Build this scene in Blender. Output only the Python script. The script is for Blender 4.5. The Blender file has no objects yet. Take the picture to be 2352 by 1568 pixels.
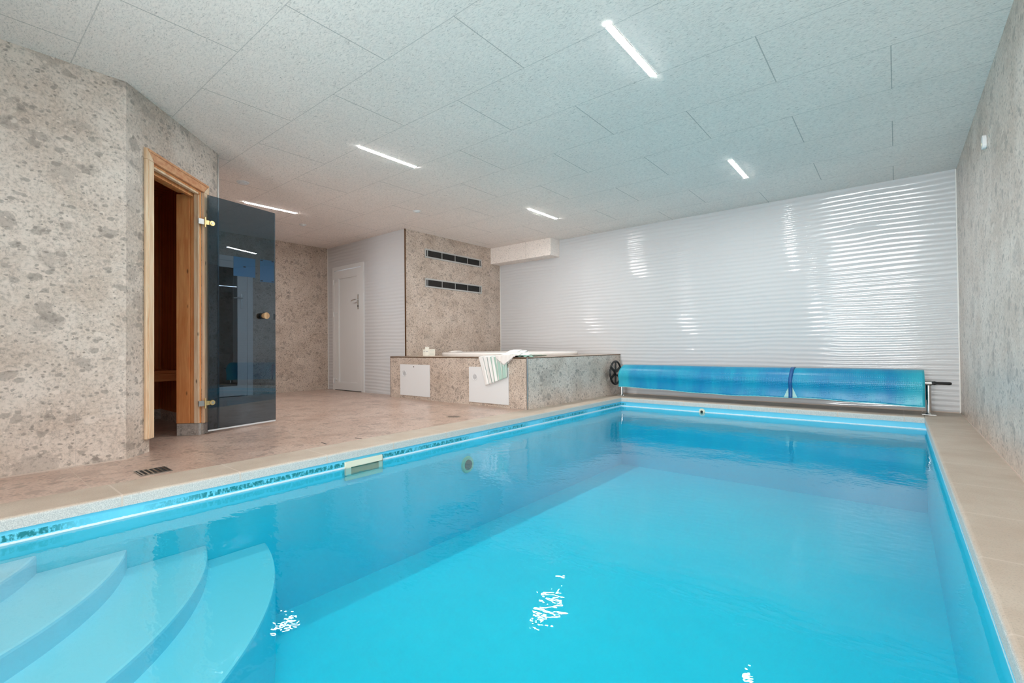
import bpy, bmesh, math, random
from mathutils import Vector, Matrix
random.seed(7)
S = bpy.context.scene
COL = S.collection

# ---------------------------------------------------------------- camera
cam_d = bpy.data.cameras.new('camera'); cam_d.sensor_width = 36; cam_d.lens = 16.563
cam_d.clip_start = .02
cam = bpy.data.objects.new('camera', cam_d); COL.objects.link(cam)
M = Matrix(((0.774681624865767, 0.014651644717937656, 0.6321817060010471),
            (0.6322853422095984, -0.0034899833262612796, -0.774727736719987),
            (-0.009144731938442128, 0.9998865682283374, -0.011967646148357188))).to_4x4()
cam.matrix_world = Matrix.Translation((0, 0, .707)) @ M
S.camera = cam

# ---------------------------------------------------------------- sky, daylight, exposure
W = bpy.data.worlds.new('sky'); S.world = W; W.use_nodes = True
W.node_tree.nodes['Background'].inputs[0].default_value = (.80, .90, 1, 1)
W.node_tree.nodes['Background'].inputs[1].default_value = 1.6
def area(name, loc, rot, sx, sy, power, col):
    l = bpy.data.lights.new(name, 'AREA'); l.shape = 'RECTANGLE'; l.size = sx; l.size_y = sy
    l.energy = power; l.color = col
    o = bpy.data.objects.new(name, l); COL.objects.link(o); o.location = loc; o.rotation_euler = rot
    return o
area('daylight', (-.48, -3.2, .85), (math.radians(114), 0, 0), 2.6, 1.9, 380, (1, .995, .985))
S.view_settings.view_transform = 'Standard'; S.view_settings.look = 'None'
S.view_settings.gamma = 1; S.view_settings.use_curve_mapping = False
S.view_settings.exposure = 0.39
LAMP = 215.0
S.cycles.use_light_tree = False; S.cycles.use_adaptive_sampling = True; S.cycles.adaptive_threshold = .03; S.cycles.max_bounces = 8; S.cycles.diffuse_bounces = 4; S.cycles.glossy_bounces = 3; S.cycles.transparent_max_bounces = 16

# ---------------------------------------------------------------- place dimensions (metres)
H = 2.47                                # ceiling
XF, YD, XC, YB = -7.756, 4.382, -5.594, 6.53
XR, XL, Y0 = .494, -3.891, -2.7         # right wall, near left wall, wall behind the camera
YS, XS, ZS = 4.21, -3.223, .589         # hot tub surround
PX0, PX1, PY0, PY1 = -2.953, .197, -1.5, 5.995   # coping inner edge
ZW = -.12                               # water level
A = Vector((XL, .788)); D45 = Vector((-.70711, .70711)); N45 = Vector((.70711, .70711))
SL = 1.153
CX, CY = A.x + D45.x*SL, A.y + D45.y*SL  # far corner of the sauna front

# ---------------------------------------------------------------- node helpers
def mat(name):
    m = bpy.data.materials.new(name); m.use_nodes = True
    nt = m.node_tree; b = nt.nodes['Principled BSDF']
    return m, nt, b
def nd(nt, t, **k):
    n = nt.nodes.new(t)
    for a, v in k.items():
        if a.startswith('i'):
            n.inputs[int(a[1:])].default_value = v
        else: setattr(n, a, v)
    return n
def lk(nt, a, b): nt.links.new(a, b)
def math_(nt, op, a, b=None, c=None, clamp=False):
    n = nd(nt, 'ShaderNodeMath', operation=op, use_clamp=clamp)
    for i, v in enumerate((a, b, c)):
        if v is None: continue
        if isinstance(v, (int, float)): n.inputs[i].default_value = v
        else: lk(nt, v, n.inputs[i])
    return n.outputs[0]
def mixc(nt, f, a, b, blend='MIX'):
    n = nd(nt, 'ShaderNodeMix', data_type='RGBA', blend_type=blend)
    for i, v in ((0, f), (6, a), (7, b)):
        if isinstance(v, (int, float)): n.inputs[i].default_value = v
        elif isinstance(v, tuple): n.inputs[i].default_value = v if len(v) == 4 else v + (1,)
        else: lk(nt, v, n.inputs[i])
    return n.outputs[2]
def pos(nt): return nd(nt, 'ShaderNodeNewGeometry').outputs['Position']
def mapping(nt, v, scale=(1, 1, 1), rot=(0, 0, 0), loc=(0, 0, 0)):
    n = nd(nt, 'ShaderNodeMapping'); n.inputs['Scale'].default_value = scale
    n.inputs['Rotation'].default_value = rot; n.inputs['Location'].default_value = loc
    lk(nt, v, n.inputs['Vector']); return n.outputs[0]
def noise(nt, v, scale, detail=4, rough=.5, out=0):
    n = nd(nt, 'ShaderNodeTexNoise'); n.inputs['Scale'].default_value = scale
    n.inputs['Detail'].default_value = detail; n.inputs['Roughness'].default_value = rough
    lk(nt, v, n.inputs['Vector']); return n.outputs[out]
def ramp(nt, v, stops, interp='LINEAR'):
    n = nd(nt, 'ShaderNodeValToRGB'); r = n.color_ramp; r.interpolation = interp
    while len(r.elements) < len(stops): r.elements.new(.5)
    for e, (p, c) in zip(r.elements, stops):
        e.position = p; e.color = (c, c, c, 1) if isinstance(c, (int, float)) else c + (1,)
    lk(nt, v, n.inputs[0]); return n.outputs[0]
def sr(r, g, b):
    f = lambda c: (c/255/12.92) if c/255 <= .04045 else ((c/255+.055)/1.055)**2.4
    return (f(r), f(g), f(b))
def bump(nt, b, h, strength=.3, dist=.01):
    n = nd(nt, 'ShaderNodeBump'); n.inputs['Strength'].default_value = strength
    n.inputs['Distance'].default_value = dist; lk(nt, h, n.inputs['Height'])
    lk(nt, n.outputs[0], b.inputs['Normal']); return n
def uvxy(nt):
    s = nd(nt, 'ShaderNodeSeparateXYZ'); u = nd(nt, 'ShaderNodeUVMap'); u.uv_map = 'UVMap'
    lk(nt, u.outputs[0], s.inputs[0]); return s.outputs[0], s.outputs[1]
def line(nt, c, period, off, half):
    """1 on thin lines at off + k*period"""
    t = math_(nt, 'SUBTRACT', c, off)
    t = math_(nt, 'DIVIDE', t, period)
    t = math_(nt, 'ADD', t, .5)
    t = math_(nt, 'FRACT', t)
    t = math_(nt, 'SUBTRACT', t, .5)
    t = math_(nt, 'ABSOLUTE', t)
    t = math_(nt, 'MULTIPLY', t, period)
    return math_(nt, 'LESS_THAN', t, half)
def plain(name, col, rough=.5, metal=0, spec=.5):
    m, nt, b = mat(name)
    b.inputs['Base Color'].default_value = col + (1,); b.inputs['Roughness'].default_value = rough
    b.inputs['Metallic'].default_value = metal; b.inputs['Specular IOR Level'].default_value = spec
    return m

# ---------------------------------------------------------------- materials
def marble(name, base, light, dark, rough=.35, jw=None, jh=None, ju=0, jv=0, jcol=None, sc=1.0, jf=.55, speck=1.0):
    m, nt, b = mat(name)
    p = pos(nt)
    w = noise(nt, p, 5*sc, 3, .65, out=1)
    pd = mixc(nt, .075, p, w, 'LINEAR_LIGHT')
    n1 = noise(nt, pd, 2.6*sc, 4, .62)
    col = mixc(nt, ramp(nt, n1, [(.36, 0), (.62, 1)]), base, light)
    ps = mixc(nt, .022, p, w, 'LINEAR_LIGHT')
    fine = noise(nt, ps, 60*sc, 3, .75)
    col = mixc(nt, ramp(nt, fine, [(.36, .45*speck), (.50, 0)]), col, tuple(c*.75 for c in dark))
    col = mixc(nt, ramp(nt, fine, [(.54, 0), (.66, .38)]), col, tuple(min(1, c*1.18) for c in light))
    rag = noise(nt, p, 26*sc, 3, .65)
    for scale, thr, dmin, dmax, amt in ((4.0*sc, .74, .34, .40, .34), (9*sc, .74, .28, .37, .58), (20*sc, .78, .26, .36, .70), (46*sc, .80, .24, .40, .85*speck)):
        v = nd(nt, 'ShaderNodeTexVoronoi'); v.inputs['Scale'].default_value = scale
        v.inputs['Randomness'].default_value = 1
        mp = mapping(nt, pd if scale < 12*sc else ps, (1, 1, 1.35), rot=(scale, scale*.7, .3)); lk(nt, mp, v.inputs['Vector'])
        s = nd(nt, 'ShaderNodeSeparateXYZ'); lk(nt, v.outputs['Color'], s.inputs[0])
        pick = math_(nt, 'GREATER_THAN', s.outputs[0], thr)
        # ragged outline, and a size of its own for every clast
        dd = math_(nt, 'MULTIPLY_ADD', math_(nt, 'SUBTRACT', rag, .5), .62, v.outputs['Distance'])
        dd = math_(nt, 'DIVIDE', dd, math_(nt, 'ADD', s.outputs[1], .62))
        edge = ramp(nt, dd, [(dmin, 1), (dmax, 0)])
        f = math_(nt, 'MULTIPLY', math_(nt, 'MULTIPLY', pick, edge), math_(nt, 'MULTIPLY_ADD', s.outputs[1], -amt*.45, amt*1.1))
        cc = mixc(nt, s.outputs[1], dark, tuple(c*.70 for c in dark))
        cc = mixc(nt, math_(nt, 'GREATER_THAN', s.outputs[2], .84), cc, tuple(min(1, c*1.1) for c in light))
        col = mixc(nt, f, col, cc)
    if jw:
        u, v_ = uvxy(nt)
        j = math_(nt, 'MAXIMUM', line(nt, u, jw, ju, .0016), line(nt, v_, jh, jv, .0016))
        col = mixc(nt, math_(nt, 'MULTIPLY', j, jf), col, jcol or light)
    lk(nt, col, b.inputs['Base Color'])
    b.inputs['Roughness'].default_value = rough
    return m
MB_, ML_, MD_ = sr(200, 184, 171), sr(222, 210, 200), sr(146, 136, 128)
WALLM = marble('stone_tile', MB_, ML_, MD_, .38, .6, 1.2, .546, 1.18, sr(188, 178, 170))
WALLF = marble('stone_tile_plain', sr(192, 174, 159), sr(212, 196, 183), sr(138, 124, 114), .4, 1.2, .6, .2, .58, sr(190, 175, 162), sc=1.5, jf=.5, speck=1.6)
FLOORM = marble('stone_floor_tile', sr(186, 158, 143), sr(204, 180, 166), sr(146, 124, 112), .30, 1.23, .615, 1.05, .513, sr(200, 184, 170), sc=1.0, jf=.8)
COPM = None
def coping_mat():
    m, nt, b = mat('coping_stone')
    p = pos(nt)
    n1 = noise(nt, mapping(nt, p, (1, 1, 1)), 3, 6, .6)
    n2 = noise(nt, p, 160, 3, .7)
    col = mixc(nt, ramp(nt, n1, [(.3, 0), (.7, 1)]), sr(183, 166, 150), sr(202, 190, 176))
    col = mixc(nt, ramp(nt, n2, [(.34, .35), (.5, 0)]), col, sr(140, 130, 120))
    g = nd(nt, 'ShaderNodeNewGeometry'); s = nd(nt, 'ShaderNodeSeparateXYZ'); lk(nt, g.outputs['Normal'], s.inputs[0])
    side = ramp(nt, s.outputs[2], [(.35, 1), (.75, 0)])     # the cut nose of each slab is rougher, greyer stone
    spk = ramp(nt, noise(nt, p, 260, 2, .8), [(.40, .0), (.62, 1)])
    nose = mixc(nt, spk, sr(178, 182, 182), sr(218, 218, 214))
    col = mixc(nt, side, col, nose)
    u, v = uvxy(nt)
    j = line(nt, v, .5365, .584, .0045)
    col = mixc(nt, math_(nt, 'MULTIPLY', j, .8), col, sr(205, 192, 180))
    lk(nt, col, b.inputs['Base Color']); b.inputs['Roughness'].default_value = .6
    bump(nt, b, n2, .12, .002)
    return m
COPM = coping_mat()
def white_wave():
    m, nt, b = mat('white_wavy_tile')
    p = pos(nt)
    n = noise(nt, mapping(nt, p, (1.1, 1.1, 3.2)), 1.0, 2, .4)
    s = nd(nt, 'ShaderNodeSeparateXYZ'); lk(nt, p, s.inputs[0])
    ph = math_(nt, 'MULTIPLY_ADD', s.outputs[2], 2*math.pi/.052, math_(nt, 'MULTIPLY', n, 9))
    w = math_(nt, 'SINE', ph)
    n3 = noise(nt, mapping(nt, p, (2.2, 2.2, 16)), 1.0, 2, .4)
    h = math_(nt, 'MULTIPLY_ADD', w, math_(nt, 'MULTIPLY_ADD', n, .5, .22), math_(nt, 'MULTIPLY', n3, .6))
    b.inputs['Base Color'].default_value = sr(232, 232, 232) + (1,)
    b.inputs['Roughness'].default_value = .09; b.inputs['Specular IOR Level'].default_value = .5
    bump(nt, b, h, .6, .0050)
    u, v = uvxy(nt)
    j = math_(nt, 'MAXIMUM', line(nt, u, 1.2, -.18, .001), line(nt, v, .4, .02, .001))
    lk(nt, mixc(nt, math_(nt, 'MULTIPLY', j, .12), sr(209, 209, 211), sr(175, 175, 175)), b.inputs['Base Color'])
    return m
WAVE = white_wave()
def ceil_mat():
    m, nt, b = mat('wood_wool_board')
    p = pos(nt)
    pw = mixc(nt, .02, p, noise(nt, p, 18, 1, .6, out=1), 'LINEAR_LIGHT')
    n1 = noise(nt, mapping(nt, pw, (38, 130, 40), rot=(0, 0, .5)), 1, 2, .7)
    n2 = noise(nt, mapping(nt, pw, (44, 140, 44), rot=(0, 0, 2.4)), 1, 2, .7)
    f = math_(nt, 'MINIMUM', n1, n2)
    big = noise(nt, p, 1.3, 2, .6)
    col = ramp(nt, f, [(.20, sr(160, 152, 147)), (.32, sr(222, 212, 206)), (.42, sr(244, 234, 228)), (.56, sr(254, 243, 236))])
    col = mixc(nt, ramp(nt, big, [(.35, .10), (.65, 0)]), col, sr(185, 185, 182))
    s = nd(nt, 'ShaderNodeSeparateXYZ'); lk(nt, p, s.inputs[0]); x, y = s.outputs[0], s.outputs[1]
    jy = line(nt, y, .61, .52, .0028)
    k = math_(nt, 'FLOOR', math_(nt, 'DIVIDE', math_(nt, 'SUBTRACT', y, .52), .61))
    odd = math_(nt, 'SUBTRACT', math_(nt, 'MULTIPLY', math_(nt, 'FRACT', math_(nt, 'MULTIPLY', math_(nt, 'ADD', k, 101), .5)), 2), 0)
    xs = math_(nt, 'ADD', x, math_(nt, 'MULTIPLY', odd, .6))
    jx = line(nt, xs, 1.2, 0, .0034)
    col = mixc(nt, math_(nt, 'MULTIPLY', math_(nt, 'MAXIMUM', math_(nt, 'MULTIPLY', jy, .32), math_(nt, 'MULTIPLY', jx, .48)), 1), col, sr(120, 120, 118))
    lk(nt, col, b.inputs['Base Color']); b.inputs['Roughness'].default_value = .95
    b.inputs['Specular IOR Level'].default_value = .1
    return m
CEIL = ceil_mat()
def wood(name, c1, c2, board=None, rough=.5, grain='z'):
    m, nt, b = mat(name)
    p = pos(nt)
    sc = {'z': (38, 38, 2.2), 'x': (2.2, 38, 38), 'y': (38, 2.2, 38), 'd': (20, 20, 38)}[grain]
    pw = mixc(nt, .03, p, noise(nt, p, 3, 2, .5, out=1), 'LINEAR_LIGHT')
    n = noise(nt, mapping(nt, pw, sc), 1, 4, .55)
    col = mixc(nt, ramp(nt, n, [(.34, 0), (.66, 1)]), c1, c2)
    v = nd(nt, 'ShaderNodeTexVoronoi'); v.inputs['Scale'].default_value = 1
    lk(nt, mapping(nt, p, (11, 11, 4.0)), v.inputs['Vector'])
    knot = ramp(nt, v.outputs['Distance'], [(.045, 1), (.10, 0)])
    col = mixc(nt, math_(nt, 'MULTIPLY', knot, .85), col, tuple(c*.22 for c in c1))
    u, vv = uvxy(nt)
    h = n
    if board:
        br = nd(nt, 'ShaderNodeTexWhiteNoise'); br.noise_dimensions = '1D'
        lk(nt, math_(nt, 'FLOOR', math_(nt, 'DIVIDE', u, board)), br.inputs['W'])
        col = mixc(nt, .3, col, ramp(nt, br.outputs[0], [(0, .55), (1, 1)]), 'MULTIPLY')
        g = line(nt, u, board, 0, .003)
        col = mixc(nt, math_(nt, 'MULTIPLY', g, .85), col, tuple(c*.18 for c in c1))
        h = math_(nt, 'SUBTRACT', math_(nt, 'MULTIPLY', n, .3), g)
    lk(nt, col, b.inputs['Base Color']); b.inputs['Roughness'].default_value = rough
    bump(nt, b, h, .25, .004)
    return m
PINE = wood('pine_casing', sr(224, 186, 148), sr(242, 218, 188))
PINEX = wood('pine_casing_top', sr(206, 140, 98), sr(226, 172, 128), grain='d')
JAMB = wood('pine_jamb', sr(214, 136, 80), sr(234, 168, 110))
PANEL = wood('sauna_panelling', sr(190, 98, 42), sr(212, 128, 66), board=.092)
BENCHW = wood('bench_wood', sr(190, 110, 58), sr(210, 136, 80), grain='y')
WHITE = plain('white_plastic', sr(228, 229, 230), .35)
WHITEP = plain('white_door_panel', sr(226, 227, 228), .4)
TRIMW = plain('white_trim', sr(232, 230, 226), .4)
HATCH = plain('white_painted_hatch', sr(226, 226, 227), .4)
GREYM = plain('grey_metal', sr(150, 152, 152), .4, .3)
CHROME = plain('polished_steel', (.72, .72, .72), .18, 1)
STEEL = plain('brushed_steel', (.55, .55, .54), .3, 1)
BRASS = plain('brass', (.80, .62, .30), .3, 1)
BRONZE = plain('bronze_trim', sr(110, 78, 54), .35, .7)
BLACK = plain('black_plastic', (.012, .012, .013), .35)
DARK = plain('dark_void', (.02, .02, .02), .8)
GRILLE = plain('dark_grille', sr(72, 70, 68), .5, .3)
ALU = plain('pale_aluminium', sr(190, 190, 188), .4, .2)
ACRYL = plain('white_acrylic', sr(238, 232, 228), .15)
GROUT = plain('grout', sr(205, 188, 176), .7)
SEAL = plain('clear_seal', sr(215, 218, 222), .3)
IVORY = plain('ivory_plastic', sr(232, 226, 204), .35)
DARKTILE = marble('sauna_floor_edge_tile', sr(176, 170, 166), sr(194, 190, 186), sr(140, 136, 132), .4)
def liner():
    m, nt, b = mat('pool_liner')
    p = pos(nt)
    n = noise(nt, p, 1.2, 4, .6)
    col = mixc(nt, ramp(nt, n, [(.3, 0), (.7, 1)]), (.12, .82, .97), (.18, .85, .985))
    # green algae band on the waterline
    s = nd(nt, 'ShaderNodeSeparateXYZ'); lk(nt, p, s.inputs[0])
    z = s.outputs[2]
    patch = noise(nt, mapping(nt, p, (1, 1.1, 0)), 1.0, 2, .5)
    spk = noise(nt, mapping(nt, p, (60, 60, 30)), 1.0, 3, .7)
    band = math_(nt, 'LESS_THAN', math_(nt, 'ABSOLUTE', math_(nt, 'SUBTRACT', z, -.092)), .014)
    west = math_(nt, 'LESS_THAN', s.outputs[0], -2.9)
    f = math_(nt, 'MULTIPLY', math_(nt, 'MULTIPLY', band, west), math_(nt, 'MULTIPLY', ramp(nt, patch, [(.40, 0), (.50, 1)]), ramp(nt, spk, [(.38, 0), (.54, 1)])))
    # dry liner above the water, with the waterline's pale reflection painted in
    top = math_(nt, 'GREATER_THAN', z, -.118)
    col = mixc(nt, math_(nt, 'MULTIPLY', top, .75), col, (.14, .58, .84))
    col = mixc(nt, f, col, sr(20, 128, 138))
    glint = math_(nt, 'LESS_THAN', math_(nt, 'ABSOLUTE', math_(nt, 'ADD', z, math_(nt, 'MULTIPLY_ADD', patch, .008, .112))), math_(nt, 'MULTIPLY_ADD', spk, .008, .0015))
    col = mixc(nt, math_(nt, 'MULTIPLY', glint, .85), col, (.86, .88, .92))
    lk(nt, col, b.inputs['Base Color']); b.inputs['Roughness'].default_value = .45
    return m
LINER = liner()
STEPM = plain('step_liner', (.60, .84, .97), .5)
def glassy(name, tint, ior, rough=0.0, bumpf=None):
    m, nt, b = mat(name); nt.nodes.remove(b)
    out = nt.nodes['Material Output']
    t = nd(nt, 'ShaderNodeBsdfTransparent'); t.inputs[0].default_value = tint + (1,)
    g = nd(nt, 'ShaderNodeBsdfGlossy'); g.inputs['Roughness'].default_value = rough
    g.inputs[0].default_value = (1, 1, 1, 1)
    f = nd(nt, 'ShaderNodeFresnel'); f.inputs['IOR'].default_value = ior
    mx = nd(nt, 'ShaderNodeMixShader')
    lk(nt, f.outputs[0], mx.inputs[0]); lk(nt, t.outputs[0], mx.inputs[1]); lk(nt, g.outputs[0], mx.inputs[2])
    lk(nt, mx.outputs[0], out.inputs['Surface'])
    if bumpf:
        bn = bumpf(nt)
        lk(nt, bn.outputs[0], g.inputs['Normal']); lk(nt, bn.outputs[0], f.inputs['Normal'])
    return m, nt, out
TINT, _, _ = glassy('smoked_glass', (.40, .475, .54), 1.5)
DKGLASS, _, _ = glassy('dark_door_glass', (.35, .37, .42), 1.5)
CLEAR, _, _ = glassy('clear_glass', (.97, .98, .98), 1.45)
def wbump(nt):
    p = pos(nt)
    n1 = noise(nt, mapping(nt, p, (1, 1, 0)), 2.2, 2, .5)
    n2 = noise(nt, mapping(nt, p, (1, 1.6, 0)), 17, 2, .5)
    h = math_(nt, 'MULTIPLY_ADD', n2, .17, n1)
    # a ring of ripples over the submerged return jet
    d = nd(nt, 'ShaderNodeVectorMath', operation='DISTANCE'); lk(nt, mapping(nt, p, (1, 1, 0)), d.inputs[0])
    d.inputs[1].default_value = (-2.62, 3.0, 0)
    r = math_(nt, 'SINE', math_(nt, 'MULTIPLY', d.outputs['Value'], 60))
    fall = ramp(nt, d.outputs['Value'], [(.08, .10), (.45, 0)])
    h = math_(nt, 'MULTIPLY_ADD', r, fall, h)
    b = nd(nt, 'ShaderNodeBump'); b.inputs['Strength'].default_value = .5; b.inputs['Distance'].default_value = .012
    lk(nt, h, b.inputs['Height']); return b
WATER, wnt, wout = glassy('pool_water', (1, 1, 1), 1.33, 0, wbump)
ab = nd(wnt, 'ShaderNodeVolumeAbsorption'); ab.inputs['Color'].default_value = (0.0, .93, .965, 1)
ab.inputs['Density'].default_value = 1.1
lk(wnt, ab.outputs[0], wout.inputs['Volume'])
def cover_mat():
    m, nt, b = mat('bubble_cover')
    p = pos(nt)
    v = nd(nt, 'ShaderNodeTexVoronoi'); v.inputs['Scale'].default_value = 58; v.inputs['Randomness'].default_value = .15
    lk(nt, p, v.inputs['Vector'])
    n = noise(nt, mapping(nt, p, (5, 1.5, 1.2)), 1.5, 4, .6)
    col = mixc(nt, ramp(nt, n, [(.3, 0), (.7, 1)]), (0.0, .20, .44), (.0, .31, .50))
    s = nd(nt, 'ShaderNodeSeparateXYZ'); lk(nt, p, s.inputs[0])
    e1 = ramp(nt, math_(nt, 'ABSOLUTE', math_(nt, 'ADD', s.outputs[0], 1.415)), [(0, 0), (1, 0)])
    xx = math_(nt, 'ABSOLUTE', math_(nt, 'ADD', s.outputs[0], 1.42))
    e = math_(nt, 'MULTIPLY', math_(nt, 'SUBTRACT', xx, 1.36), 3.0, clamp=True)
    col = mixc(nt, math_(nt, 'MULTIPLY', e, math_(nt, 'MULTIPLY', n, 1.2)), col, (.06, .60, .62))
    # worn pale patches beside the strap
    dx = math_(nt, 'ABSOLUTE', math_(nt, 'ADD', s.outputs[0], .93))
    zz = math_(nt, 'MULTIPLY', math_(nt, 'SUBTRACT', .31, s.outputs[2]), .42)
    wv = math_(nt, 'LESS_THAN', math_(nt, 'MULTIPLY_ADD', n, .03, dx), zz)
    col = mixc(nt, math_(nt, 'MULTIPLY', wv, .8), col, (.45, .70, .62))
    lk(nt, col, b.inputs['Base Color']); b.inputs['Roughness'].default_value = .36
    b.inputs['Specular IOR Level'].default_value = .5
    bump(nt, b, ramp(nt, v.outputs['Distance'], [(.0, 1), (.5, 0)]), .5, .004)
    return m
COVER = cover_mat()
STRAP = plain('strap_blue', (.01, .10, .30), .4)
def towel_mat():
    m, nt, b = mat('striped_towel')
    u, v = uvxy(nt)
    # u runs 0..1 over the width of the towel: thin lines first, broad sage stripes after
    sage, grey, wh = sr(170, 198, 186), sr(150, 162, 158), sr(238, 236, 234)
    col = None
    st = [(0, wh), (.155, grey), (.175, wh), (.30, grey), (.325, wh), (.42, sage), (.47, wh), (.545, sage), (.62, wh),
          (.655, sage), (.76, wh), (.78, sage), (.93, wh), (.945, sage)]
    n = nd(nt, 'ShaderNodeValToRGB'); r = n.color_ramp; r.interpolation = 'CONSTANT'
    while len(r.elements) < len(st): r.elements.new(.5)
    for e, (p_, c) in zip(r.elements, st): e.position = p_; e.color = c + (1,)
    lk(nt, u, n.inputs[0]); lk(nt, n.outputs[0], b.inputs['Base Color'])
    b.inputs['Roughness'].default_value = .9
    bump(nt, b, noise(nt, pos(nt), 500, 2), .2, .002)
    return m
TOWEL = towel_mat()
LACE = plain('cream_lace', sr(240, 234, 230), .9)
def emis(name, col, s):
    m, nt, b = mat(name); nt.nodes.remove(b)
    e = nd(nt, 'ShaderNodeEmission'); e.inputs[0].default_value = col + (1,); e.inputs[1].default_value = s
    lk(nt, e.outputs[0], nt.nodes['Material Output'].inputs['Surface']); return m
LED = emis('led_diffuser', (1, .985, .965), LAMP)
def poster_mat():
    m, nt, b = mat('blue_notice')
    n = noise(nt, pos(nt), 2, 2)
    lk(nt, mixc(nt, n, (.14, .50, .95), (.22, .60, .98)), b.inputs['Base Color']); b.inputs['Roughness'].default_value = .35
    return m
POSTER = poster_mat()

# ---------------------------------------------------------------- mesh helpers
class MB:
    def __init__(s): s.b = bmesh.new(); s.mi = 0
    def _add(s, verts, faces):
        vs = [s.b.verts.new(v) for v in verts]
        for f in faces:
            try:
                fc = s.b.faces.new([vs[i] for i in f]); fc.material_index = s.mi
            except ValueError: pass
        return vs
    def box(s, x0, x1, y0, y1, z0, z1, T=None):
        v = [Vector((x, y, z)) for z in (z0, z1) for y in (y0, y1) for x in (x0, x1)]
        if T: v = [T(p) for p in v]
        s._add(v, [(0, 2, 3, 1), (4, 5, 7, 6), (0, 1, 5, 4), (2, 6, 7, 3), (0, 4, 6, 2), (1, 3, 7, 5)])
        return s
    def cyl(s, p0, p1, r0, r1=None, seg=20, cap=True):
        p0, p1 = Vector(p0), Vector(p1); r1 = r0 if r1 is None else r1
        d = (p1-p0).normalized(); a = d.orthogonal().normalized(); c = d.cross(a)
        vs = []
        for p, r in ((p0, r0), (p1, r1)):
            for i in range(seg):
                t = 2*math.pi*i/seg; vs.append(p + a*math.cos(t)*r + c*math.sin(t)*r)
        f = [(i, (i+1) % seg, seg+(i+1) % seg, seg+i) for i in range(seg)]
        if cap: f += [tuple(range(seg))[::-1], tuple(range(seg, 2*seg))]
        s._add(vs, f); return s
    def tube(s, pts, r, seg=12, closed=False):
        pts = [Vector(p) for p in pts]; n = len(pts); vs = []
        for i, p in enumerate(pts):
            d = (pts[(i+1) % n] - pts[i-1]) if closed else (pts[min(i+1, n-1)] - pts[max(i-1, 0)])
            d.normalize()
            up = Vector((0, 0, 1)) if abs(d.z) < .9 else Vector((1, 0, 0))
            a = d.cross(up).normalized(); c = d.cross(a)
            rr = r[i] if isinstance(r, list) else r
            vs += [p + a*math.cos(2*math.pi*k/seg)*rr + c*math.sin(2*math.pi*k/seg)*rr for k in range(seg)]
        f = []
        for i in range(n if closed else n-1):
            j = (i+1) % n
            f += [(i*seg+k, i*seg+(k+1) % seg, j*seg+(k+1) % seg, j*seg+k) for k in range(seg)]
        if not closed: f += [tuple(range(seg))[::-1], tuple(range((n-1)*seg, n*seg))]
        s._add(vs, f); return s
    def prism(s, poly, z0, z1, T=None):
        n = len(poly)
        v = [Vector((x, y, z0)) for x, y in poly] + [Vector((x, y, z1)) for x, y in poly]
        if T: v = [T(p) for p in v]
        s._add(v, [tuple(range(n))[::-1], tuple(range(n, 2*n))] + [(i, (i+1) % n, n+(i+1) % n, n+i) for i in range(n)])
        return s
    def ring(s, outer, inner, z0, z1):
        n = len(outer)
        v = [Vector((x, y, z)) for P, z in ((outer, z0), (outer, z1), (inner, z1), (inner, z0)) for x, y in P]
        f = []
        for r_ in range(4):
            q = (r_+1) % 4
            f += [(r_*n+i, r_*n+(i+1) % n, q*n+(i+1) % n, q*n+i) for i in range(n)]
        s._add(v, f); return s
    def grid(s, P):
        nu, nv = len(P), len(P[0])
        s._add([p for r_ in P for p in r_], [(i*nv+j, (i+1)*nv+j, (i+1)*nv+j+1, i*nv+j+1) for i in range(nu-1) for j in range(nv-1)])
        return s
    def build(s, name, m, parent=None, origin=None, smooth=False, bevel=0, uv=None, solid=0, kind=None, label=None):
        b = s.b
        bmesh.ops.remove_doubles(b, verts=b.verts, dist=1e-6)
        bmesh.ops.recalc_face_normals(b, faces=b.faces)
        if bevel: bmesh.ops.bevel(b, geom=[e for e in b.edges if len(e.link_faces) == 2 and e.calc_face_angle(0) > .5], offset=bevel, segments=2, affect='EDGES', profile=.6)
        L = b.loops.layers.uv.new('UVMap')
        for f in b.faces:
            n = f.normal
            for l in f.loops:
                p = l.vert.co
                if uv: l[L].uv = uv(p)
                elif abs(n.z) > .75: l[L].uv = (p.x, p.y)
                else:
                    t = Vector((0, 0, 1)).cross(n)
                    if t.length < 1e-6: t = Vector((1, 0, 0))
                    t.normalize()
                    if t.x + t.y*1.01 < 0: t = -t
                    l[L].uv = (p.dot(t), p.z)
            f.smooth = smooth
        if origin is None:
            if parent is not None: origin = Vector(parent['o'])
            else:
                c = [v.co for v in b.verts]
                lo = [min(p[i] for p in c) for i in range(3)]; hi = [max(p[i] for p in c) for i in range(3)]
                origin = Vector(((lo[0]+hi[0])/2, (lo[1]+hi[1])/2, lo[2]))
        origin = Vector(origin)
        bmesh.ops.translate(b, verts=b.verts, vec=-origin)
        me = bpy.data.meshes.new(name); b.to_mesh(me); b.free()
        for mm in (m if isinstance(m, list) else [m]): me.materials.append(mm)
        if smooth:
            try: me.set_sharp_from_angle(angle=math.radians(40))
            except Exception: pass
        o = bpy.data.objects.new(name, me); COL.objects.link(o)
        if parent is not None:
            o.parent = parent; o.location = origin - Vector(parent['o'])
        else: o.location = origin
        o['o'] = tuple(origin)
        if solid:
            md = o.modifiers.new('thickness', 'SOLIDIFY'); md.thickness = solid
        if kind: o['kind'] = kind
        if label: o['label'] = label
        return o
def thing(name, label, cat, loc, group=None, kind=None):
    o = bpy.data.objects.new(name, None); COL.objects.link(o); o.location = loc; o['o'] = tuple(loc)
    o.empty_display_size = .1
    if label: o['label'] = label
    if cat: o['category'] = cat
    if group: o['group'] = group
    if kind: o['kind'] = kind
    return o
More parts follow.
